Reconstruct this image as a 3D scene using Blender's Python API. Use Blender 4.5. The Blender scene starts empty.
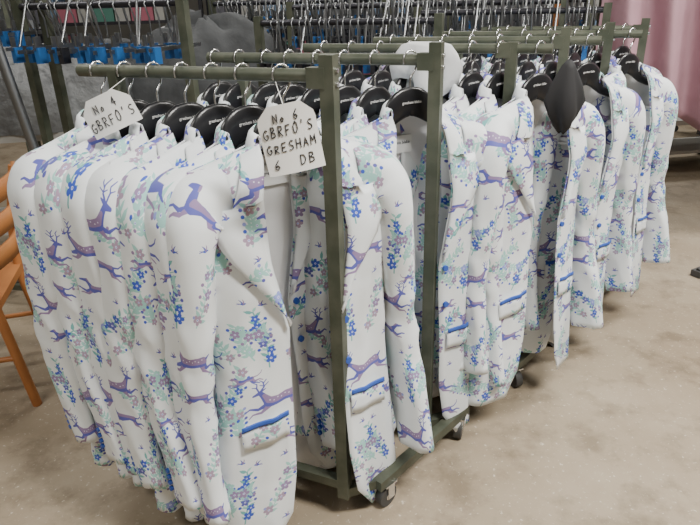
import bpy, math, random
import numpy as np
from mathutils import Vector, Matrix
random.seed(4)
C=bpy.context.scene.collection
# ---------------------------------------------------------------- fabric print
N=1024
img=np.zeros((N,N,3),np.float32); img[:]=(0.880,0.898,0.910)
def stroke(pts,rad,col,al=1.0):
    pts=np.array(pts,float); rad=np.array(rad,float)
    m=rad.max()+0.004
    x0,y0=pts.min(0)-m; x1,y1=pts.max(0)+m
    ix=np.arange(int(math.floor(x0*N)),int(math.ceil(x1*N))+1); iy=np.arange(int(math.floor(y0*N)),int(math.ceil(y1*N))+1)
    X,Y=np.meshgrid(ix/N,iy/N); d=np.full(X.shape,9.0)
    if len(pts)==1: d=np.hypot(X-pts[0,0],Y-pts[0,1])-rad[0]
    for i in range(len(pts)-1):
        ax,ay=pts[i]; bx,by=pts[i+1]; dx,dy=bx-ax,by-ay; q=dx*dx+dy*dy+1e-12
        h=np.clip(((X-ax)*dx+(Y-ay)*dy)/q,0,1)
        d=np.minimum(d,np.hypot(X-ax-h*dx,Y-ay-h*dy)-(rad[i]+(rad[i+1]-rad[i])*h))
    a=(np.clip(.5-d*N,0,1)*al)[...,None]
    gx,gy=np.meshgrid(ix%N,iy%N)
    img[gy,gx]=img[gy,gx]*(1-a)+np.array(col)*a
class M:
    def __init__(s,o,sc,flip=1,rot=0): s.o=o;s.s=sc;s.f=flip;s.c=math.cos(rot);s.n=math.sin(rot)
    def d(s,pr,col,al=1.0):
        P=[]
        for x,y,r in pr:
            x*=s.f; P.append((s.o[0]+s.s*(x*s.c-y*s.n),s.o[1]+s.s*(x*s.n+y*s.c)))
        stroke(P,[r*s.s for _,_,r in pr],col,al)
BL=(0.35,0.36,0.67); MV=(0.56,0.48,0.63); PB=(0.24,0.34,0.74); TE=(0.60,0.79,0.77); TD=(0.44,0.68,0.68); GR=(0.63,0.55,0.64); LV=(0.54,0.58,0.83)
def deer(o,s,f,rot=0):
    m=M(o,s,f,rot)
    m.d([(-.42,0,.11),(-.55,-.18,.055),(-.8,-.2,.032),(-1,-.34,.02)],BL)
    m.d([(-.38,0,.1),(-.42,-.22,.05),(-.62,-.34,.028),(-.8,-.47,.018)],MV)
    m.d([(.3,0,.08),(.55,-.1,.042),(.78,-.02,.024),(.9,-.08,.018)],BL)
    m.d([(.25,-.02,.08),(.45,-.22,.038),(.68,-.22,.022),(.76,-.3,.018)],MV)
    m.d([(-.42,.05,.15),(-.2,.05,.135),(.05,.03,.125),(.28,.07,.145)],BL)
    m.d([(.3,.1,.13),(.45,.3,.075),(.53,.4,.06),(.7,.35,.03)],BL)
    m.d([(.5,.44,.03),(.38,.5,.01)],BL)
    m.d([(-.47,.08,.10),(-.2,.10,.10),(.05,.08,.09),(.28,.13,.10),(.42,.3,.05)],MV)
    for q in range(7): m.d([(-.4+q*.11,.12-.04*(q%2),.018)],(.86,.86,.93))
    m.d([(-.55,.12,.04),(-.66,.2,.014)],BL)
    for ant in ([(.53,.44,.018),(.42,.58,.016),(.44,.74,.012),(.52,.82,.008)],[(.42,.6,.012),(.3,.7,.008)],[(.43,.70,.012),(.34,.80,.008)],
                [(.56,.44,.018),(.62,.6,.016),(.6,.72,.012),(.68,.80,.008)],[(.62,.6,.012),(.74,.66,.008)],[(.42,.6,.012),(.53,.66,.008)]): m.d([(a,b*.88+.05,c*1.3) for a,b,c in ant],BL)
def hound(o,s,f,rot=0,c=BL,c2=MV):
    m=M(o,s,f,rot)
    m.d([(-.35,0,.09),(-.5,-.12,.05),(-.72,-.1,.03),(-.86,-.18,.022)],c)
    m.d([(-.32,0,.08),(-.38,-.16,.045),(-.58,-.22,.028),(-.7,-.3,.02)],c2)
    m.d([(.22,0,.07),(.45,-.1,.04),(.66,-.06,.026),(.76,-.1,.02)],c)
    m.d([(.2,-.02,.07),(.36,-.16,.035),(.56,-.18,.024),(.64,-.22,.02)],c2)
    m.d([(-.36,.05,.11),(-.12,.08,.085),(.14,.03,.125),(.24,.05,.11)],c)
    m.d([(.24,.08,.1),(.38,.2,.06),(.45,.26,.06),(.64,.22,.028)],c)
    m.d([(.42,.3,.035),(.34,.24,.024)],c2)
    m.d([(-.36,.09,.06),(-.1,.11,.045),(.2,.1,.06)],c2)
    m.d([(-.44,.1,.03),(-.62,.1,.022),(-.78,.2,.018),(-.84,.32,.012)],c)
def bird(o,s,f,rot=0):
    m=M(o,s,f,rot)
    m.d([(-.3,0,.06),(0,0,.16),(.3,.08,.1),(.45,.08,.02)],PB)
    m.d([(.05,.05,.12),(-.2,.4,.07),(-.45,.6,.01)],BL); m.d([(.1,.05,.1),(.15,.45,.07),(0,.75,.01)],MV)
    m.d([(-.3,0,.06),(-.7,-.12,.03)],BL); m.d([(-.3,0,.05),(-.68,.08,.02)],BL)
def flower(o,s,c,c2=(.85,.86,.95)):
    a0=random.random()*6
    for k in range(5):
        a=a0+k*math.tau/5; M(o,s).d([(.35*math.cos(a),.35*math.sin(a),.28),(.6*math.cos(a),.6*math.sin(a),.3)],c)
    M(o,s).d([(0,0,.2)],c2); M(o,s).d([(0,0,.09)],PB)
def leaf(o,a,l,c):
    M(o,l,1,a).d([(0,0,.03),(.35,.05,.2),(.6,.04,.19),(1,0,.02)],c)
def branch(o,a,l,c,cf,nf=3):
    x,y=o; pts=[(x,y)]; n=10
    bend=random.uniform(-.28,.28)
    for i in range(n):
        a+=bend*.6; x+=l/n*math.cos(a); y+=l/n*math.sin(a); pts.append((x,y))
        sd=1 if i%2 else -1
        leaf((x,y),a+sd*1.0,.042+.016*random.random(),c)
        if random.random()<.75: leaf((x,y),a-sd*.9,.036,TE)
        if random.random()<.65:
            ex,ey=x+.045*math.cos(a-sd*1.3),y+.045*math.sin(a-sd*1.3); stroke([(x,y),(ex,ey)],[.0022,.0014],c); stroke([(ex,ey)],[.0095],random.choice([PB,MV,BL,LV]))
    stroke(pts,[.0042]*len(pts),c)
    for i in range(nf):
        p=pts[2+int((n-3)*i/max(1,nf-1))] if nf>1 else pts[-1]
        flower((p[0]+random.uniform(-.025,.025),p[1]+random.uniform(-.02,.02)),random.uniform(.026,.036),random.choice(cf))
for o,a,l,c,cf,nf in [((.68,.52),1.5,.36,TD,[PB,BL],6),((.80,.55),1.0,.32,TE,[GR,MV],4),((.62,.60),2.2,.24,TE,[TE,MV],3),
    ((.18,.02),1.6,.36,TD,[PB,BL],6),((.30,.03),1.0,.32,TE,[GR,MV],4),((.10,.08),2.2,.24,TE,[TE,LV],3),
    ((.93,.80),.9,.26,TE,[GR,PB],3),((.45,.25),1.2,.22,TD,[GR,PB],3),((.52,.80),-1.1,.24,TE,[LV,GR],3),((.0,.3),-1.2,.2,TE,[MV],3),((.48,.66),1.6,.3,TE,[MV,TE],3),((.97,.08),1.6,.3,TE,[GR,TE],3),((.06,.62),1.8,.16,TE,[LV,GR],2),
    ((.60,.02),1.2,.2,TE,[GR,TE],3),((.93,.58),1.9,.2,TE,[GR],2)]:
    branch(o,a,l,c,cf,nf)
deer((.25,.80),.21,-1,.1); deer((.75,.31),.21,1,.1)
hound((.28,.57),.19,-1); hound((.77,.10),.19,-1,-.05)
hound((.52,.46),.12,1,.1,MV,BL); hound((.04,.965),.12,-1,.1,MV,BL)
for o,f in [((.10,.44),1),((.19,.41),-1),((.62,.94),1),((.72,.97),-1),((.93,.47),-1),((.45,.97),1),((.50,.17),1),((.84,.9),1),((.36,.42),1)]: bird(o,.042,f,random.uniform(-.3,.4))
buf=np.ones((N,N,4),np.float32); buf[...,:3]=img
im=bpy.data.images.new("hunting_toile_print",N,N); im.pixels.foreach_set(buf.ravel()); im.update(); im.pack()
# ---------------------------------------------------------------- materials
def mat(name,col,rough=.6,metal=0,nscale=20,col2=None,bump=0,spec=.5,bd=.01):
    m=bpy.data.materials.new(name); m.use_nodes=True; nt=m.node_tree; b=nt.nodes['Principled BSDF']
    b.inputs['Base Color'].default_value=(*col,1); b.inputs['Roughness'].default_value=rough; b.inputs['Metallic'].default_value=metal
    b.inputs['Specular IOR Level'].default_value=spec
    if col2 or bump:
        tc=nt.nodes.new('ShaderNodeTexCoord'); n=nt.nodes.new('ShaderNodeTexNoise'); n.inputs['Scale'].default_value=nscale; n.inputs['Detail'].default_value=6
        nt.links.new(tc.outputs['Object'],n.inputs['Vector'])
        if col2:
            r=nt.nodes.new('ShaderNodeValToRGB'); r.color_ramp.elements[0].color=(*col,1); r.color_ramp.elements[1].color=(*col2,1)
            r.color_ramp.elements[0].position=.35; r.color_ramp.elements[1].position=.65
            nt.links.new(n.outputs['Fac'],r.inputs['Fac']); nt.links.new(r.outputs['Color'],b.inputs['Base Color'])
        if bump:
            bp=nt.nodes.new('ShaderNodeBump'); bp.inputs['Strength'].default_value=bump; bp.inputs['Distance'].default_value=bd
            nt.links.new(n.outputs['Fac'],bp.inputs['Height']); nt.links.new(bp.outputs['Normal'],b.inputs['Normal'])
    return m
fab=mat("printed_jacket_fabric",(1,1,1),.55,bump=.35,nscale=5,spec=.3,bd=.02)
for n in fab.node_tree.nodes:
    if n.type=='TEX_NOISE': n.inputs['Detail'].default_value=2; n.inputs['Distortion'].default_value=1.0
nt=fab.node_tree; b=nt.nodes['Principled BSDF']
tx=nt.nodes.new('ShaderNodeTexImage'); tx.image=im; tx.extension='REPEAT'
uv=nt.nodes.new('ShaderNodeUVMap'); uv.uv_map="UVMap"; oi=nt.nodes.new('ShaderNodeObjectInfo')
cv=nt.nodes.new('ShaderNodeCombineXYZ'); mu=nt.nodes.new('ShaderNodeMath'); mu.operation='MULTIPLY'; mu.inputs[1].default_value=7.31
nt.links.new(oi.outputs['Random'],cv.inputs[0]); nt.links.new(oi.outputs['Random'],mu.inputs[0]); nt.links.new(mu.outputs[0],cv.inputs[1])
ad=nt.nodes.new('ShaderNodeVectorMath'); ad.operation='ADD'
nt.links.new(uv.outputs[0],ad.inputs[0]); nt.links.new(cv.outputs[0],ad.inputs[1]); nt.links.new(ad.outputs[0],tx.inputs['Vector'])
nt.links.new(tx.outputs['Color'],b.inputs['Base Color'])
lin=mat("lining_satin",(.74,.75,.77),.4); trim=mat("blue_trim",(.03,.09,.42),.5); lab=mat("woven_label",(.85,.87,.88),.6); ink=mat("label_ink",(.03,.04,.08),.7)
blk=mat("black_hanger_plastic",(.010,.010,.012),.3); stl=mat("chrome_wire",(.7,.7,.7),.25,1); grn=mat("olive_rack_paint",(.062,.072,.05),.5,.3,col2=(.105,.112,.082),nscale=14,bump=.1)
htx=mat("hanger_print",(.6,.6,.6),.5)
rub=mat("caster_rubber",(.05,.05,.05),.6); paper=mat("tag_card",(.78,.78,.76),.8); mark=mat("marker_ink",(.01,.01,.015),.6)
JM=[fab,lin,trim,lab,ink,blk,stl]
# ---------------------------------------------------------------- mesh builder
class MB:
    def __init__(s): s.v=[];s.f=[];s.m=[];s.uv=[];s.sm=[]
    def grid(s,P,mi=0,closed=False,flip=False,UV=None,smooth=True):
        nr=len(P);nc=len(P[0]);b=len(s.v)
        for r in P: s.v+= [tuple(p) for p in r]
        for i in range(nr-1):
            for j in range(nc if closed else nc-1):
                k=(j+1)%nc
                q=[(i,j),(i+1,j),(i+1,k),(i,k)]
                uvq=[(UV[a][c] if UV else (0,0)) for a,c in q]
                if UV and closed and k==0: uvq=[UV[i][j],UV[i+1][j],UV[i+1][nc],UV[i][nc]]
                f=[b+a*nc+c for a,c in q]
                if flip: f=f[::-1]; uvq=uvq[::-1]
                s.f.append(f); s.m.append(mi); s.uv.append(uvq); s.sm.append(smooth)
    def poly(s,pts,mi=0):
        b=len(s.v); s.v+=[tuple(p) for p in pts]; s.f.append(list(range(b,b+len(pts)))); s.m.append(mi); s.uv.append([(0,0)]*len(pts)); s.sm.append(False)
    def box(s,c,size,mi=0,M3=None):
        b=len(s.v); c=Vector(c)
        for x in(-.5,.5):
            for y in(-.5,.5):
                for z in(-.5,.5):
                    p=Vector((x*size[0],y*size[1],z*size[2]))
                    if M3: p=M3@p
                    s.v.append(tuple(c+p))
        for f in [(0,1,3,2),(4,6,7,5),(0,4,5,1),(2,3,7,6),(0,2,6,4),(1,5,7,3)]:
            s.f.append([b+i for i in f]); s.m.append(mi); s.uv.append([(0,0)]*4); s.sm.append(False)
    def bar(s,a,b_,w,h,mi=0):
        a=Vector(a);b_=Vector(b_);d=b_-a; s.box((a+b_)/2,(d.length,w,h),mi,Matrix.Rotation(math.atan2(d.y,d.x),3,'Z'))
    def tube(s,pts,r,mi=0,n=8,ref=(0,1,0),ry=None,cap=True,sq=False):
        pts=[Vector(p) for p in pts]; P=[]; ref=Vector(ref)
        for i,p in enumerate(pts):
            T=(pts[min(i+1,len(pts)-1)]-pts[max(i-1,0)]).normalized()
            A=ref-T*ref.dot(T)
            if A.length<.05: A=Vector((1,0,.1)); A=A-T*A.dot(T)
            A.normalize(); B=T.cross(A)
            ra=r[i] if hasattr(r,'__len__') else r; rb=(ry[i] if hasattr(ry,'__len__') else ry) if ry is not None else ra
            P.append([p+A*math.cos(t)*ra+B*math.sin(t)*rb for t in [math.tau*(k+(.5 if sq else 0))/n for k in range(n)]])
        s.grid(P,mi,closed=True,flip=True,smooth=not sq)
        if cap: s.poly(P[0][::-1],mi); s.poly(P[-1],mi)
    def mesh(s,name,mats):
        me=bpy.data.meshes.new(name); me.from_pydata(s.v,[],s.f)
        for m in mats: me.materials.append(m)
        me.polygons.foreach_set('material_index',s.m); me.polygons.foreach_set('use_smooth',s.sm)
        u=me.uv_layers.new(name="UVMap"); u.data.foreach_set('uv',[c for q in s.uv for t in q for c in t]); me.update(); return me
def obj(name,data,loc=(0,0,0),rot=(0,0,0),parent=None,sc=(1,1,1)):
    o=bpy.data.objects.new(name,data); C.objects.link(o); o.location=loc; o.rotation_euler=rot; o.scale=sc
    if parent: o.parent=parent
    return o
ip=np.interp
def sst(x): x=max(0,min(1,x)); return x*x*(3-2*x)
def rdg(s): return 1-2*abs(math.sin(s))**.8
NECK=.118; L=1.08; TILE=.43
# ---------------------------------------------------------------- jacket
def jacket(name,seed,ds,openx):
    R=random.Random(seed); ph=[R.uniform(0,6) for _ in range(12)]
    def W(t): return float(ip(t,[0,.08,.25,.5,.75,1],[.222,.230,.238,.226,.25,.275]))
    EX=.60
    def S(phi,t):
        w=W(t); D=float(ip(t,[0,.01,.03,.06,.2,.5,.8,1],[.003,.020,.036,.048,.074,.072,.088,.105]))*ds
        sn,cs=math.sin(phi),math.cos(phi)
        x=w*math.copysign(abs(sn)**EX,sn)
        y=-D*math.copysign(abs(cs)**.68,cs)
        y+=-math.copysign(1,cs)*.028*math.exp(-(x/.075)**2)*max(0,1-t/.15)
        u=x/w
        rp=t*t*(.017*math.sin(5*u+ph[0]+(2 if cs<0 else 0))+.008*rdg(4.2*u+ph[1]+.5*t))
        rp+=.003*rdg(9*u+5*t+ph[2])*sst((t-.12)*4)*sst((.9-t)*4)
        rp+=.0035*rdg(13*t+2.6*abs(u)+ph[8])*sst((t-.2)*4)*sst((.7-t)*5)*abs(u)
        y+=-math.copysign(1,cs)*rp*min(1,abs(cs)*3)**.7; x+=.4*rp*sn+.010*math.sin(3*t+ph[3])*t
        y+=.02*math.sin(2.5*t+ph[4])*t*ds
        drop=.060*(min(1,abs(x)/.215))**1.05*(1-sst(t/.4))
        z=-NECK-drop-L*t+.006*math.sin(3*phi+ph[5])*t
        return Vector((x,y,z))
    def xo(t): return float(ip(t,[0,.1,.25,.42,.8,.92,1],[.062,.070,.060,.022,.028,.045,.10]))+openx*float(ip(t,[0,.2,.5,1],[.2,.8,1,1.2]))
    def ph_x(x,t): return math.asin(min(.985,max(0,x/W(t)))**(1/EX))
    sh=MB(); ex=MB()
    nr,nc=64,88; P=[];U=[]
    for i in range(nr+1):
        t=(i/nr)**1.3; p0=ph_x(xo(t),t); row=[S(p0+(math.tau-2*p0)*j/nc,t) for j in range(nc+1)]
        cum=[0]
        for j in range(nc): cum.append(cum[-1]+math.hypot(row[j+1].x-row[j].x,row[j+1].y-row[j].y))
        mid=cum[nc//2]; P.append(row); U.append([((c-mid)/TILE,row[j].z/TILE) for j,c in enumerate(cum)])
    sh.grid(P,0,UV=U)
    for sg in(-1,1):
        bend=R.uniform(-.015,.02)
        path=[(.150,.0,-.250),(.184,0,-.251),(.214,-.002,-.258),(.236,-.006,-.284),(.248,-.010,-.338),(.255,-.010,-.42),(.265,-.004,-.55),(.275,-.004+bend*.3,-.67),(.281,-.022+bend,-.80),(.284,-.058+bend*2,-.94),(.284,-.088+bend*2,-1.05)]
        rn=[.076,.077,.073,.062,.052,.047,.043,.040,.037,.034,.033]; ry=[.052,.066,.077,.084,.087,.087,.083,.077,.071,.066,.063]
        n2=56; TT=np.linspace(0,len(path)-1,n2); pa=np.array(path)
        px=[[float(ip(t,range(len(path)),pa[:,k])) for k in range(3)] for t in TT]
        for _ in range(2): px=[px[0]]+[[(px[i-1][k]+2*px[i][k]+px[i+1][k])/4 for k in range(3)] for i in range(1,n2-1)]+[px[-1]]
        P=[];U=[];acc=0
        for i in range(n2):
            c=Vector(px[i]); T=(Vector(px[min(i+1,n2-1)])-Vector(px[max(i-1,0)])).normalized()
            A=Vector((0,1,0)); A=(A-T*A.dot(T)).normalized(); B=T.cross(A)
            if i: acc+=(c-Vector(px[i-1])).length
            a=float(ip(TT[i],range(len(path)),ry))*(.68+.32*ds); bb=float(ip(TT[i],range(len(path)),rn))
            el=math.exp(-((acc-.47)/.16)**2); up=sst((acc-.10)*6)
            row=[]
            for k in range(36):
                th=math.tau*k/36; ct=math.cos(th); st_=math.sin(th)
                ctp=math.copysign(abs(ct)**.75,ct); stp=math.copysign(abs(st_)**.85,st_)
                fold=.0045*rdg(24*acc+2.2*ct+ph[6]+sg)*el+.002*rdg(11*acc+3*ct+ph[7])*up+.005*rdg(1.6*ct+ph[9]+2*acc)*up
                q=c+A*(ctp*a+fold*.6*ct)+B*(stp*bb+fold*math.copysign(min(1,abs(st_)*2),st_))
                row.append(Vector((q.x*sg,q.y,q.z)))
            P.append(row); U.append([((k/36*.42)/TILE+.37*sg,-acc/TILE+.2) for k in range(37)])
        sh.grid(P,0,closed=True,flip=(sg>0),UV=U)
        for k in range(4):
            cy=.045*(.62+.38*ds)-.082+bend*2
            ex.tube([(sg*.290,cy,-.955-.02*k),(sg*.317,cy,-.955-.02*k)],.007,2,n=10)
    TL=[0,.025,.05,.075,.088,.096,.100,.106,.13,.16,.20,.24,.28,.32,.36,.39,.41]
    WL=[.045,.052,.058,.066,.070,.040,.034,.108,.116,.112,.100,.085,.067,.049,.030,.014,.003]
    for sg in(-1,1):
        P=[];U=[]
        for t,w in zip(TL,WL):
            row=[];ur=[]
            for k in range(9):
                a=k/8; x=min(xo(t)+a*w,W(t)*.93); q=S(ph_x(x,t),t) if sg>0 else S(math.tau-ph_x(x,t),t)
                q.y-= .005+.011*math.sin(math.pi*min(1,a*.9+.08))*(.4+.6*sst(t*4))+.007*a
                q.z+= .022*a*(1 if t>.103 else -.3)
                row.append(q); ur.append(((sg*x+.3)/TILE,(q.z+.11)/TILE))
            P.append(row);U.append(ur)
        sh.grid(P,0,flip=(sg<0),UV=U)
    P=[];U=[]
    prof=[(0,-.015),(-.004,.004),(.0,.016),(.006,.020),(.014,.013),(.020,-.004),(.026,-.026)]
    for o_,z_ in prof:
        row=[];ur=[]
        for k in range(25):
            al=math.radians(-112+224*k/24)
            x=(.068+o_)*math.sin(al); y=(.036+o_*.9)*math.cos(al)+.0
            z=-NECK+z_-.024*(1-math.cos(al))*.6
            row.append(Vector((x,y,z))); ur.append((k*.012/TILE,(z+.4)/TILE))
        P.append(row);U.append(ur)
    sh.grid(P,0,flip=True,UV=U)
    for sg in(-1,1):
        for (ta,tb,mi,of) in [(.618,.630,2,.014),(.630,.685,0,.010)]:
            P=[];U=[]
            for r in range(4):
                t=ta+(tb-ta)*r/3; row=[];ur=[]
                for k in range(12):
                    x=.085+.115*k/11; tt=t+.012*(k/11)
                    q2=S(ph_x(x,tt),tt) if sg>0 else S(math.tau-ph_x(x,tt),tt)
                    q2.y-=of; row.append(q2); ur.append((x*sg/TILE,q2.z/TILE))
                P.append(row);U.append(ur)
            sh.grid(P,mi,flip=(sg<0),UV=U)
        for t in(.43,.54):
            x=xo(t)+.02; q=S(ph_x(x,t),t) if sg>0 else S(math.tau-ph_x(x,t),t)
            if sg>0: ex.tube([q+Vector((0,-.002,0)),q+Vector((0,-.009,0))],.009,2,n=12,ref=(1,0,0))
    me=sh.mesh(name,JM); tmp=obj(name+"_tmp",me); so=tmp.modifiers.new("s",'SOLIDIFY'); so.thickness=.003; so.offset=-1; so.material_offset=1; so.material_offset_rim=0
    dg=bpy.context.evaluated_depsgraph_get(); m2=bpy.data.meshes.new_from_object(tmp.evaluated_get(dg)); bpy.data.objects.remove(tmp)
    yb=S(math.pi,.08).y-.010
    ex.box((0,yb,-NECK-.115),(.085,.002,.05),3)
    ob2=ex.mesh(name+"_trims",JM)
    return m2,ob2,yb
def textmesh(s,size,m,align='CENTER'):
    cu=bpy.data.curves.new("lettering",'FONT'); cu.body=s; cu.size=size; cu.align_x=align; cu.align_y='CENTER'; cu.extrude=.0003
    o=obj("tmp",cu); bpy.context.view_layer.update(); dg=bpy.context.evaluated_depsgraph_get(); me=bpy.data.meshes.new_from_object(o.evaluated_get(dg)); bpy.data.objects.remove(o)
    me.materials.clear(); me.materials.append(m); return me
labtxt=textmesh("gresham blake",.0125,ink); hangtxt=textmesh("gresham blake",.0105,htx)
variants=[jacket("floral_jacket_full",1,1.1,.040),jacket("floral_jacket_full_b",2,1.05,.034),jacket("floral_jacket_slim_a",3,.66,.0),jacket("floral_jacket_slim_b",5,.7,.010),jacket("floral_jacket_slim_c",8,.62,.0)]
hb=MB()
hk=[(0,0,-.075),(0,0,-.05),(.006,0,-.04),(.016,0,-.028),(.022,0,-.012),(.0225,0,.003),(.017,0,.016),(.006,0,.0225),(-.006,0,.0225),(-.017,0,.015),(-.022,0,.002),(-.02,0,-.01)]
hb.tube(hk,.0028,1,n=7)
xs=np.linspace(-.195,.195,41); pth=[];ra=[];rb=[]
for x in xs:
    a=abs(x); zt=ip(a,[0,.022,.045,.062,.09,.16,.195],[-.070,-.073,-.090,-.118,-.160,-.188,-.198]); zb=ip(a,[0,.03,.09,.16,.195],[-.150,-.158,-.190,-.212,-.218])
    pth.append((x,0,(zt+zb)/2)); rb.append((zt-zb)/2); ra.append(float(ip(a,[0,.05,.195],[.008,.011,.012])))
hb.tube(pth,ra,0,n=14,ry=rb)
hme=hb.mesh("hanger",[blk,stl])
def put_jacket(x,y,z,deg,v,sz=1,sxy=1):
    m2,ex,yb=variants[v]
    o=obj("floral_jacket",m2,(x,y,z),(0,random.uniform(-.02,.02),math.radians(deg)),sc=(sxy,sxy,sz))
    obj("buttons_and_label",ex,parent=o)
    obj("hanger",hme,parent=o,sc=(1/sxy,1/sxy,1/sz))
    obj("label_lettering",labtxt,(0,yb-.0016,-NECK-.110),(math.pi/2,0,0),o)
    obj("hanger_lettering",hangtxt,(0,-.0105,-.108),(math.pi/2,0,0),o)
    return o
# ---------------------------------------------------------------- racks
R_=Vector((-.915,.403,0)); RZ=1.298
ang=math.atan2(R_.y,R_.x); M3=Matrix.Rotation(ang,3,'Z')
def caster(mb,c,rot=0.6):
    c=Vector(c); K=Matrix.Rotation(rot,3,'Z'); q=lambda x,y,z: c+K@Vector((x,y,z))
    mb.tube([q(0,-.014,0),q(0,.014,0)],.036,1,n=20,ref=(0,0,1))
    mb.tube([q(0,-.017,0),q(0,.017,0)],.012,2,n=10,ref=(0,0,1))
    for s in(-1,1): mb.box(q(.008,s*.018,.02),(.028,.003,.055),2,K)
    mb.box(q(.006,0,.048),(.05,.045,.005),2,K)
    mb.tube([q(.004,0,.048),q(.004,0,.075)],.009,2,n=8,ref=(1,0,0))
OFF=Vector((.125,.045,0))
def rack(P,Q,ln=.73,rz=RZ,overl=.12,ovs=(0,0),Hs=(1.343,1.343)):
    mb=MB(); Z=Vector((0,0,rz)); zb=Vector((0,0,.10)); ends=[]
    for A,ov,H in((P,ovs[0],Hs[0]),(Q,ovs[1],Hs[1])):
        A=Vector((A[0],A[1],0)); E=A+R_*(ln-overl)
        mb.box(A+Vector((0,0,(H+.08)/2)),(.034,.032,H-.08),0,M3); mb.box(E+Vector((0,0,(rz+.08)/2)),(.028,.032,rz-.08),0,M3)
        mb.tube([A-R_*ov+Z,A+R_*ln+Z],.0155,0,n=16,ref=(0,0,1))
        mb.box(A+R_*.026+Vector((0,0,rz-.004)),(.045,.036,.045),0,M3)
        for zz in(rz+.012,rz-.018): mb.tube([A-R_*.016+Vector((0,0,zz)),A-R_*.023+Vector((0,0,zz))],.006,2,n=6,ref=(0,0,1))
        mb.bar(A+zb,A+OFF+zb,.032,.032); mb.bar(E+zb,E-OFF+zb,.032,.032); mb.bar(A+zb+Vector((0,0,.03)),E+zb+Vector((0,0,.03)),.03,.03)
        for q in(A+OFF,E-OFF): caster(mb,q+Vector((0,0,.037)),random.uniform(0,2))
        ends.append((A,E))
    (A,E),(B,F)=ends
    u=(B-A).normalized()*.04
    mb.bar(A+OFF+zb-u,B+OFF+zb+u,.034,.034); mb.bar(E-OFF+zb-u,F-OFF+zb+u,.034,.034)
    return obj("garment_rack",mb.mesh("garment_rack",[grn,rub,stl]))
posts=[(-.035,1.38),(.246,1.683),(.527,1.98),(.79,2.27),(1.07,2.57),(1.35,2.87)]
rack(posts[0],posts[1]); rack(posts[2],posts[3],ovs=(.12,.12),Hs=(1.318,1.343)); rack(posts[4],posts[5],ovs=(.12,0))
for i,p in enumerate(posts):
    for k in range(8):
        d=(.120 if i==0 else .075)+k*.087+random.uniform(-.006,.006)+(.018 if k and i<2 else 0)
        if i==0 and k: d=.135+k*.0885+random.uniform(-.004,.004)
        if i in(2,3,4): d=-.085+k*.105
        if i==0 and k==7: continue
        if d>.735: continue
        if abs(d)<.03: d=.035
        q=Vector((p[0],p[1],0))+R_*d
        v=(0 if i%2==0 else 1) if k==0 else 2+(k+i)%3
        deg=(28 if k==0 and i<2 else 33 if k==0 else 44)+k*1.1+random.uniform(-2,2)
        sz=(1.055-.019*k if i==0 else 1.04 if i==1 else .97)
        put_jacket(q.x,q.y,RZ,deg,v,sz,(1.10 if k==0 else 1.05-.012*k) if i==0 else 1.03 if i==1 else 1.0)
# ---------------------------------------------------------------- tags with handwriting
ST={'G':[[(.8,.85),(.5,1),(.1,.7),(.1,.25),(.5,0),(.85,.2),(.85,.5),(.5,.48)]],'B':[[(.1,0),(.12,1),(.6,.95),(.7,.7),(.15,.52),(.75,.42),(.8,.1),(.1,0)]],
'R':[[(.1,0),(.12,1),(.7,.9),(.7,.6),(.15,.5),(.85,0)]],'F':[[(.1,0),(.12,1),(.85,1)],[(.1,.52),(.65,.55)]],'O':[[(.5,1),(.1,.6),(.15,.15),(.5,0),(.85,.3),(.8,.8),(.5,1)]],
"'":[[(.4,1.05),(.3,.75)]],'S':[[(.85,.9),(.5,1),(.15,.8),(.3,.55),(.75,.42),(.8,.15),(.4,0),(.1,.12)]],'E':[[(.85,1),(.12,1),(.1,0),(.85,0)],[(.1,.5),(.7,.52)]],
'H':[[(.1,0),(.1,1)],[(.85,0),(.85,1)],[(.1,.5),(.85,.52)]],'A':[[(.05,0),(.45,1),(.9,0)],[(.2,.38),(.75,.38)]],'M':[[(.05,0),(.12,1),(.5,.35),(.85,1),(.95,0)]],
'N':[[(.1,0),(.1,1),(.85,0),(.85,1)]],'o':[[(.5,.5),(.2,.3),(.3,.02),(.6,.02),(.75,.3),(.5,.5)]],'4':[[(.6,0),(.6,1),(.1,.35),(.9,.35)]],'6':[[(.7,1),(.2,.55),(.15,.15),(.5,0),(.8,.25),(.5,.5),(.2,.3)]],
'D':[[(.1,0),(.1,1),(.6,.9),(.85,.5),(.6,.08),(.1,0)]],' ':[]}
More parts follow.
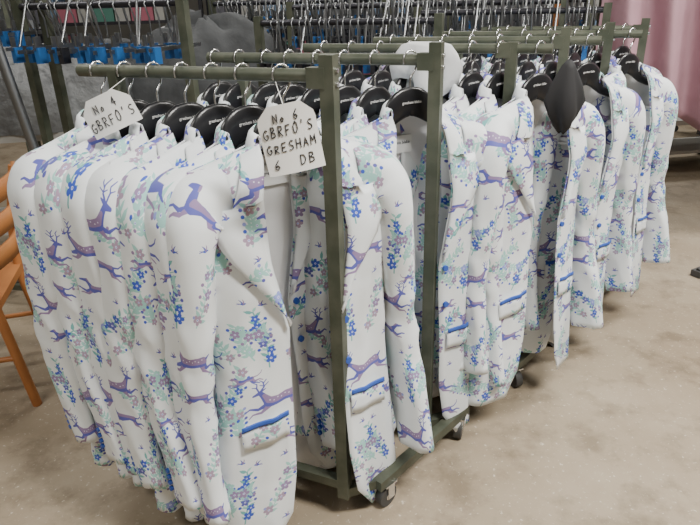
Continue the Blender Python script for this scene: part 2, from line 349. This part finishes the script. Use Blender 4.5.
def tag(loc,w,h,lines,tilt,yaw,hookp):
    mb=MB(); c=.22*w
    def bend(x,y): return -.012*math.cos(x/w*2.2)-.06*(y/h)**2*.2
    n=12
    P=[]
    for i in range(n+1):
        y=h/2-h*i/n; hw=w/2-max(0,y-(h/2-c)); P.append([(x*hw,bend(x*hw,y),y) for x in np.linspace(-1,1,13)])
    mb.grid(P,0); 
    P2=[[(a,b_+.0012,c_) for a,b_,c_ in r] for r in P]; mb.grid(P2,0,flip=True)
    rr=random.Random(3)
    for txt,ty,sz,sx in lines:
        tw=len(txt)*sz*.82*sx; x0=-tw/2
        for i,ch in enumerate(txt):
            jy=rr.uniform(-.06,.06)*sz; js=rr.uniform(.9,1.1)
            for s in ST[ch]:
                pts=[]
                for (a,b_),(a2,b2) in zip(s[:-1],s[1:]):
                    for q in(0,.5): pts.append((a+(a2-a)*q,b_+(b2-b_)*q))
                pts.append(s[-1])
                pp=[]
                for a,b_ in pts:
                    X=x0+(i+(a+.12*b_)*.75)*sz*.82*sx; Y=ty+jy+b_*sz*js+.05*X; pp.append((X,bend(X,Y)-.001,Y))
                mb.tube(pp,.0011,1,n=5)
    o=obj("handwritten_tag",mb.mesh("handwritten_tag",[paper,mark,stl]),loc,(0,tilt,yaw))
    inv=o.matrix_basis.inverted(); 
    s=MB(); s.tube([inv@Vector(hookp),(0,.004,h/2-.004)],.001,0,n=5); obj("tag_string",s.mesh("tag_string",[paper]),parent=o)
tag((-.114,1.22,1.198),.118,.140,[("No 6",.037,.018,.95),("GBRFO'S",.008,.022,.84),("GRESHAM",-.023,.018,1.02),("6  DB",-.057,.021,1.05)],math.radians(-9),math.radians(8),(-.16,1.43,1.285))
tag((-.575,1.50,1.215),.128,.090,[("No 4",.010,.020,1.0),("GBRFO'S",-.028,.025,.86)],math.radians(-22),math.radians(4),(-.56,1.61,1.285))
# ---------------------------------------------------------------- cloth covers
def cloth(name,P,m,th=.004):
    mb=MB(); mb.grid(P,0); o=obj(name,mb.mesh(name,[m])); s=o.modifiers.new("s",'SOLIDIFY'); s.thickness=th; return o
bc=mat("black_cloth",(.012,.012,.014),.8); wc=mat("white_cloth",(.60,.61,.62),.7,bump=.6,nscale=10,bd=.02)
def cone(name,c,prof,m,n=36,yaw=0,ff=3):
    P=[]
    for z,rx,ry,k in prof:
        row=[]
        for j in range(n+1):
            a=math.tau*j/n; X=(rx*math.cos(a))*(1+.15*k*math.sin(4*a+1)); Y=ry*math.sin(a)*(1+.35*k*math.sin(ff*a))
            row.append((c[0]+X*math.cos(yaw)-Y*math.sin(yaw),c[1]+X*math.sin(yaw)+Y*math.cos(yaw),c[2]+z+k*.02*math.sin(2*a+.6)))
        P.append(row)
    return cloth(name,P,m)
cone("black_cloth_cover",(.655,1.83,1.275),[(.0,.006,.006,0),(-.02,.02,.012,.3),(-.08,.044,.022,.8),(-.13,.056,.028,1),(-.17,.040,.022,1.2),(-.210,.010,.01,.3)],bc)
cone("white_cloth_cover",(.265,2.05,1.312),[(.01,.05,.004,0),(-.004,.080,.02,.3),(-.04,.095,.030,.8),(-.09,.105,.036,1.3),(-.15,.085,.03,2.4)],wc,yaw=2.7,ff=5)
# ---------------------------------------------------------------- background
bluep=mat("blue_clamp_plastic",(.02,.11,.32),.4); dsteel=mat("dark_steel",(.06,.06,.07),.4,.8); wood=mat("orange_wood",(.36,.135,.04),.5,col2=(.45,.18,.055),nscale=6)
steel2=mat("worn_steel",(.28,.29,.30),.35,1)
def clip_rack(x,y,ln,deg,z=1.42,seed=0,sp=.045,bp=.35):
    r=random.Random(seed); mb=MB()
    for xx in(-ln/2,ln/2):
        mb.box((xx,0,z/2+.03),(.035,.035,z),0); mb.box((xx,0,.08),(.04,.45,.03),0)
        for s in(-1,1): caster(mb,(xx,s*.2,.037))
    mb.tube([(-ln/2,0,z),(ln/2,0,z)],.014,4,n=10,ref=(0,0,1)); mb.box((0,0,.1),(ln,.03,.03),0)
    k=-ln/2+.05
    while k<ln/2-.04:
        mb.tube([(k,.0,z-.12),(k,0,z-.05),(k,.02,z),(k,0,z+.02),(k,-.02,z)],.0035,2,n=5,ref=(1,0,0))
        mb.box((k,0,z-.15-.02*r.random()),(.006,.34,.014),2)
        mb.tube([(k+.01,r.uniform(-.1,.1),z-.15),(k+.01,r.uniform(-.1,.1),z+r.uniform(.03,.16))],.005,2,n=6,ref=(1,0,0))
        for s in(-1,1):
            yy=s*r.uniform(.08,.14)
            mb.box((k,yy,z-.18),(.022,.04,.06),3 if r.random()<bp else 4)
            mb.box((k+.012,yy,z-.14),(.008,.02,.06),2)
        k+=sp*r.uniform(.7,1.5)
    return obj("clip_hanger_rack",mb.mesh("clip_hanger_rack",[grn,rub,steel2,bluep,dsteel]),(x,y,0),(0,0,math.radians(deg)))
cr=[(.0,2.95,.9,156,1.36,.3),(.8,3.15,.9,158,1.38,.25),(.4,3.5,1.5,160,1.42,.25),(1.0,3.75,.8,155,1.42,.2),(-.3,4.0,1.2,156,1.45,.3),(1.0,4.4,1.4,156,1.45,.2),(.1,4.9,1.8,158,1.5,.2),(1.2,5.3,1.2,156,1.46,.2),(-2.3,4.4,1.4,120,1.5,.6),(-.98,2.6,.8,160,1.46,.8),(-1.6,2.85,.7,165,1.52,.8)]
for i,(x,y,l,d,z,bp_) in enumerate(cr): clip_rack(x,y,l,d,z,i,sp=.032 if bp_<.5 else .055,bp=bp_)
tabm=mat("table_laminate",(.45,.45,.43),.5); greyf=mat("grey_cloth",(.045,.048,.052),.85,col2=(.08,.085,.09),nscale=5,bump=.8,bd=.04); plast=mat("grey_plastic_bag",(.11,.115,.12),.5,col2=(.19,.20,.205),nscale=6,bump=1,bd=.05)
def table(name,x,y,w,d,h,deg,m=None):
    mb=MB(); mb.box((0,0,h-.02),(w,d,.04),0)
    for sx in(-1,1):
        for sy in(-1,1):
            X,Y=sx*(w/2-.06),sy*(d/2-.06)
            mb.box((X,Y,(h+.07)/2-.0),(.04,.04,h-.11),1)
            mb.tube([(X,Y-.012,.037),(X,Y+.012,.037)],.036,2,n=16,ref=(0,0,1))
    mb.box((0,0,h*.35),(w-.12,d-.12,.025),0)
    return obj(name,mb.mesh(name,[m or tabm,dsteel,rub]),(x,y,0),(0,0,math.radians(deg)))
def pile(name,x,y,z,w,d,h,m,seed):
    r=random.Random(seed); P=[]; n=60; k=20; ph=[r.uniform(0,6) for _ in range(9)]
    for i in range(k+1):
        t=i/k; P.append([])
        for j in range(n):
            a=math.tau*j/n; rr=math.sin(math.pi/2*min(1,t*1.0+.001))**.6*(1+.12*math.sin(3*a+ph[0])+.07*math.sin(7*a+ph[1]+5*t)+.05*math.sin(11*a+ph[2]))
            hh=h*(math.cos(math.pi/2*t)**.7)*(1+.12*math.sin(2*a+ph[3])+.08*math.sin(5*a+ph[4])+.06*math.sin(9*a+ph[5]+6*t)+.05*math.sin(14*a+ph[6]-9*t))
            P[-1].append((w/2*rr*math.cos(a),d/2*rr*math.sin(a),max(0,hh)))
    mb=MB(); mb.grid(P,0,closed=True); return obj(name,mb.mesh(name,[m]),(x,y,z))
table("work_table",-1.85,3.45,1.3,.6,.85,10); pile("plastic_bag_pile",-1.7,3.4,.85,.8,.5,.36,plast,1); pile("plastic_bag_pile",-2.25,3.5,.85,.6,.45,.3,plast,2)
table("work_table",-1.0,4.1,1.3,.7,.88,5); pile("grey_fabric_pile",-.85,3.95,.88,1.1,.55,.44,greyf,3); pile("grey_fabric_pile",-1.4,4.0,.88,.5,.5,.32,greyf,5)
mb=MB()
for sx in(-1,1):
    mb.tube([(sx*.19,-.18,0),(sx*.18,-.16,.43)],.017,0,n=10,ref=(1,0,0))
    mb.tube([(sx*.20,.24,0),(sx*.19,.19,.43),(sx*.195,.21,.65),(sx*.19,.27,.88)],.018,0,n=10,ref=(1,0,0))
    mb.tube([(sx*.185,-.17,.22),(sx*.195,.21,.22)],.011,0,n=8,ref=(0,0,1))
mb.tube([(-.185,-.17,.26),(.185,-.17,.26)],.011,0,n=8,ref=(0,0,1))
mb.box((0,0,.45),(.42,.42,.03),0)
for z in(.62,.74,.86): mb.grid([[(x,.19+(z-.43)*.17+.03*(1-(x/.19)**2)+dy,z+dz) for x in np.linspace(-.195,.195,12)] for dy,dz in((0,-.035),(0,.035),(.016,.035),(.016,-.035),(0,-.035))],0)
obj("wooden_chair",mb.mesh("wooden_chair",[wood]),(-1.55,2.12,0),(0,0,math.radians(-75)))
def pole(name,a,b_,r,m): mb=MB(); mb.tube([a,b_],r,0,n=12,ref=(1,0,0)); mb.tube([Vector(b_)-Vector((0,0,.02)),b_],r*1.3,0,n=12,ref=(1,0,0)); return obj(name,mb.mesh(name,[m]))
pole("steel_pole",(-1.16,2.45,0),(-1.40,2.45,1.9),.02,steel2); pole("orange_column",(1.14,3.42,0),(1.14,3.42,3.78),.028,wood)
mauve=mat("mauve_fabric",(.36,.21,.25),.75,bump=.5,nscale=4,bd=.04)
def drape(name,x0,y0,x1,y1,zt,zb0,zb1,m,folds=7,amp=.05):
    P=[]; n=120
    for i in range(25):
        t=i/24; row=[]
        for j in range(n+1):
            s=j/n; zb=zb0+(zb1-zb0)*min(1,s*2.2)+.04*math.sin(s*14); x=x0+(x1-x0)*s; y=y0+(y1-y0)*s
            a=amp*(.3+.7*t)*math.sin(s*folds*math.tau+1.3*math.sin(3*t+s*4))+.02*math.sin(s*31)*t
            row.append((x+.3*a,y+a,zt+(zb-zt)*t))
        P.append(row)
    return cloth(name,P,m)
drape("mauve_fabric_drape",1.42,3.55,3.2,3.35,2.1,1.05,.66,mauve,8,.085); drape("mauve_fabric_drape",1.65,3.85,3.5,3.75,2.15,.95,.8,mauve,6,.07)
mb=MB()
for x in(1.40,3.5):
    mb.box((x,3.70,1.08),(.035,.035,2.16),0); mb.box((x,3.70,.06),(.05,.6,.03),0); mb.box((x,3.65,2.14),(.03,.5,.03),0)
mb.tube([(1.40,3.85,2.14),(3.5,3.75,2.14)],.015,0,n=10,ref=(0,0,1)); mb.tube([(1.40,3.50,2.14),(3.5,3.40,2.14)],.015,0,n=10,ref=(0,0,1)); obj("fabric_rail_stand",mb.mesh("fabric_rail_stand",[dsteel]))
table("wheeled_trolley",3.0,5.4,1.0,.6,.45,8); table("wheeled_trolley",4.2,6.4,1.2,.7,.75,-5); table("wheeled_trolley",2.4,7.0,1.4,.8,.8,0)
mb=MB(); mb.box((0,0,.02),(.09,.06,.035)); mb.tube([(-.03,0,.04),(.03,0,.055)],.012,0,n=8); obj("black_foot_pedal",mb.mesh("black_foot_pedal",[rub]),(1.94,3.0,0),(0,0,.5))
cols=[(.15,.25,.45),(.4,.4,.38),(.08,.22,.18),(.42,.13,.18),(.45,.4,.28),(.15,.15,.18),(.5,.5,.5),(.2,.3,.45)]
cm=[mat("stock_colour_%d"%i,c,.7) for i,c in enumerate(cols)]
def shelf(x,y,w,h,deg,seed):
    r=random.Random(seed); mb=MB()
    for sx in(-1,1):
        for sy in(-1,1): mb.box((sx*w/2,sy*.25,h/2),(.05,.05,h),0)
    z=.3
    while z<h:
        mb.box((0,0,z),(w,.55,.04),0); X=-w/2+.1
        while X<w/2-.25:
            bw=r.uniform(.12,.35); bh=r.uniform(.15,.36); mb.box((X+bw/2,0,z+.02+bh/2),(bw*.92,.45,bh),1+r.randrange(len(cm))); X+=bw
        z+=.48
    return obj("storage_shelf",mb.mesh("storage_shelf",[dsteel]+cm),(x,y,0),(0,0,math.radians(deg)))
for i,(x,y,w,d) in enumerate([(-3.6,8.5,3,5),(-.6,9,2.6,0),(2.4,9.2,3,-3),(6,8.8,2.6,0),(-4.6,5.2,2.4,70),(-.2,7.9,2.2,0)]): shelf(x,y,w,2.4,d,i)
for i,(x,y) in enumerate([(-1.6,6.3),(.3,6.6),(3.6,8.0)]):
    table("work_table",x,y,1.6,.8,.9,0); pile("fabric_pile",x,y,.9,.9,.55,.3,[wc,greyf,plast][i],i+20)
# ---------------------------------------------------------------- room
def slab(name,c,s,m): mb=MB(); mb.box(c,s); return obj(name,mb.mesh(name,[m]))
fl=bpy.data.materials.new("concrete_floor"); fl.use_nodes=True; nt=fl.node_tree; b=nt.nodes['Principled BSDF']; b.inputs['Roughness'].default_value=.6
tc=nt.nodes.new('ShaderNodeTexCoord')
def noise(sc,de,p0,p1,c0,c1):
    n=nt.nodes.new('ShaderNodeTexNoise'); n.inputs['Scale'].default_value=sc; n.inputs['Detail'].default_value=de; n.inputs['Roughness'].default_value=.65
    nt.links.new(tc.outputs['Object'],n.inputs['Vector']); r=nt.nodes.new('ShaderNodeValToRGB'); e=r.color_ramp.elements; e[0].position=p0;e[1].position=p1;e[0].color=(*c0,1);e[1].color=(*c1,1)
    nt.links.new(n.outputs['Fac'],r.inputs['Fac']); return r,n
a,_=noise(1.6,8,.3,.7,(.25,.195,.13),(.36,.30,.22)); s2,_=noise(60,6,.60,.70,(0,0,0),(1,1,1)); s3,nb=noise(5,12,.36,.5,(.42,.39,.34),(1,1,1))
mx=nt.nodes.new('ShaderNodeMix'); mx.data_type='RGBA'; mx.inputs[7].default_value=(.58,.52,.43,1); nt.links.new(s2.outputs['Color'],mx.inputs[0]); nt.links.new(a.outputs['Color'],mx.inputs[6])
m2=nt.nodes.new('ShaderNodeMix'); m2.data_type='RGBA'; m2.blend_type='MULTIPLY'; m2.inputs[0].default_value=.6; nt.links.new(mx.outputs[2],m2.inputs[6]); nt.links.new(s3.outputs['Color'],m2.inputs[7]); nt.links.new(m2.outputs[2],b.inputs['Base Color'])
bp=nt.nodes.new('ShaderNodeBump'); bp.inputs['Strength'].default_value=.15; nt.links.new(nb.outputs['Fac'],bp.inputs['Height']); nt.links.new(bp.outputs['Normal'],b.inputs['Normal'])
slab("floor",(1,5,-.05),(16,20,.1),fl)
wm=mat("painted_wall",(.34,.33,.31),.8,col2=(.40,.39,.36),nscale=2)
slab("wall_back",(1,15,1.9),(16,.1,3.9),wm); slab("wall_left",(-7,5,1.9),(.1,20,3.9),wm); slab("wall_right",(9,5,1.9),(.1,20,3.9),wm); slab("wall_front",(1,-5,1.9),(16,.1,3.9),wm)
slab("ceiling",(1,5,3.85),(16,20,.1),mat("ceiling_paint",(.4,.4,.38),.9))
em=bpy.data.materials.new("tube_light_diffuser"); em.use_nodes=True; e=em.node_tree.nodes['Principled BSDF']; e.inputs['Emission Color'].default_value=(1,.97,.9,1); e.inputs['Emission Strength'].default_value=3
def light(x,y,w,d,pw):
    mb=MB(); mb.box((0,0,0),(w+.06,d+.06,.08),0); mb.box((0,0,-.045),(w,d,.012),1)
    for s in(-1,1): mb.box((s*w*.4,0,.12),(.02,.02,.2),0)
    p=obj("ceiling_light",mb.mesh("ceiling_light",[dsteel,em]),(x,y,3.6))
    l=bpy.data.lights.new("lamp",'AREA'); l.shape='RECTANGLE'; l.size=w; l.size_y=d; l.energy=pw; l.color=(1,.97,.91); o=obj("lamp",l,(0,0,-.06),parent=p)
for x,y,pw in [(-2.0,-.4,80),(1.7,.2,255),(-2.5,3,45),(3.0,2.4,165),(0,4.8,50),(4,7,75),(-2.5,8,50),(1,9.5,60)]: light(x,y,1.8,.35,pw)
w=bpy.data.worlds.new("World"); bpy.context.scene.world=w; w.use_nodes=True; w.node_tree.nodes['Background'].inputs[0].default_value=(.8,.85,.9,1); w.node_tree.nodes['Background'].inputs[1].default_value=.5
# ---------------------------------------------------------------- camera
cd=bpy.data.cameras.new("camera"); cd.sensor_width=36; cd.lens=600/700*36; cd.clip_start=.05
cam=obj("camera",cd,(0,0,1.45)); p=math.radians(23.6)
cam.matrix_world=Matrix.Translation((0,0,1.45))@Matrix.Rotation(math.pi/2-p,4,'X')@Matrix.Rotation(math.radians(-1.62),4,'Z')
bpy.context.scene.camera=cam
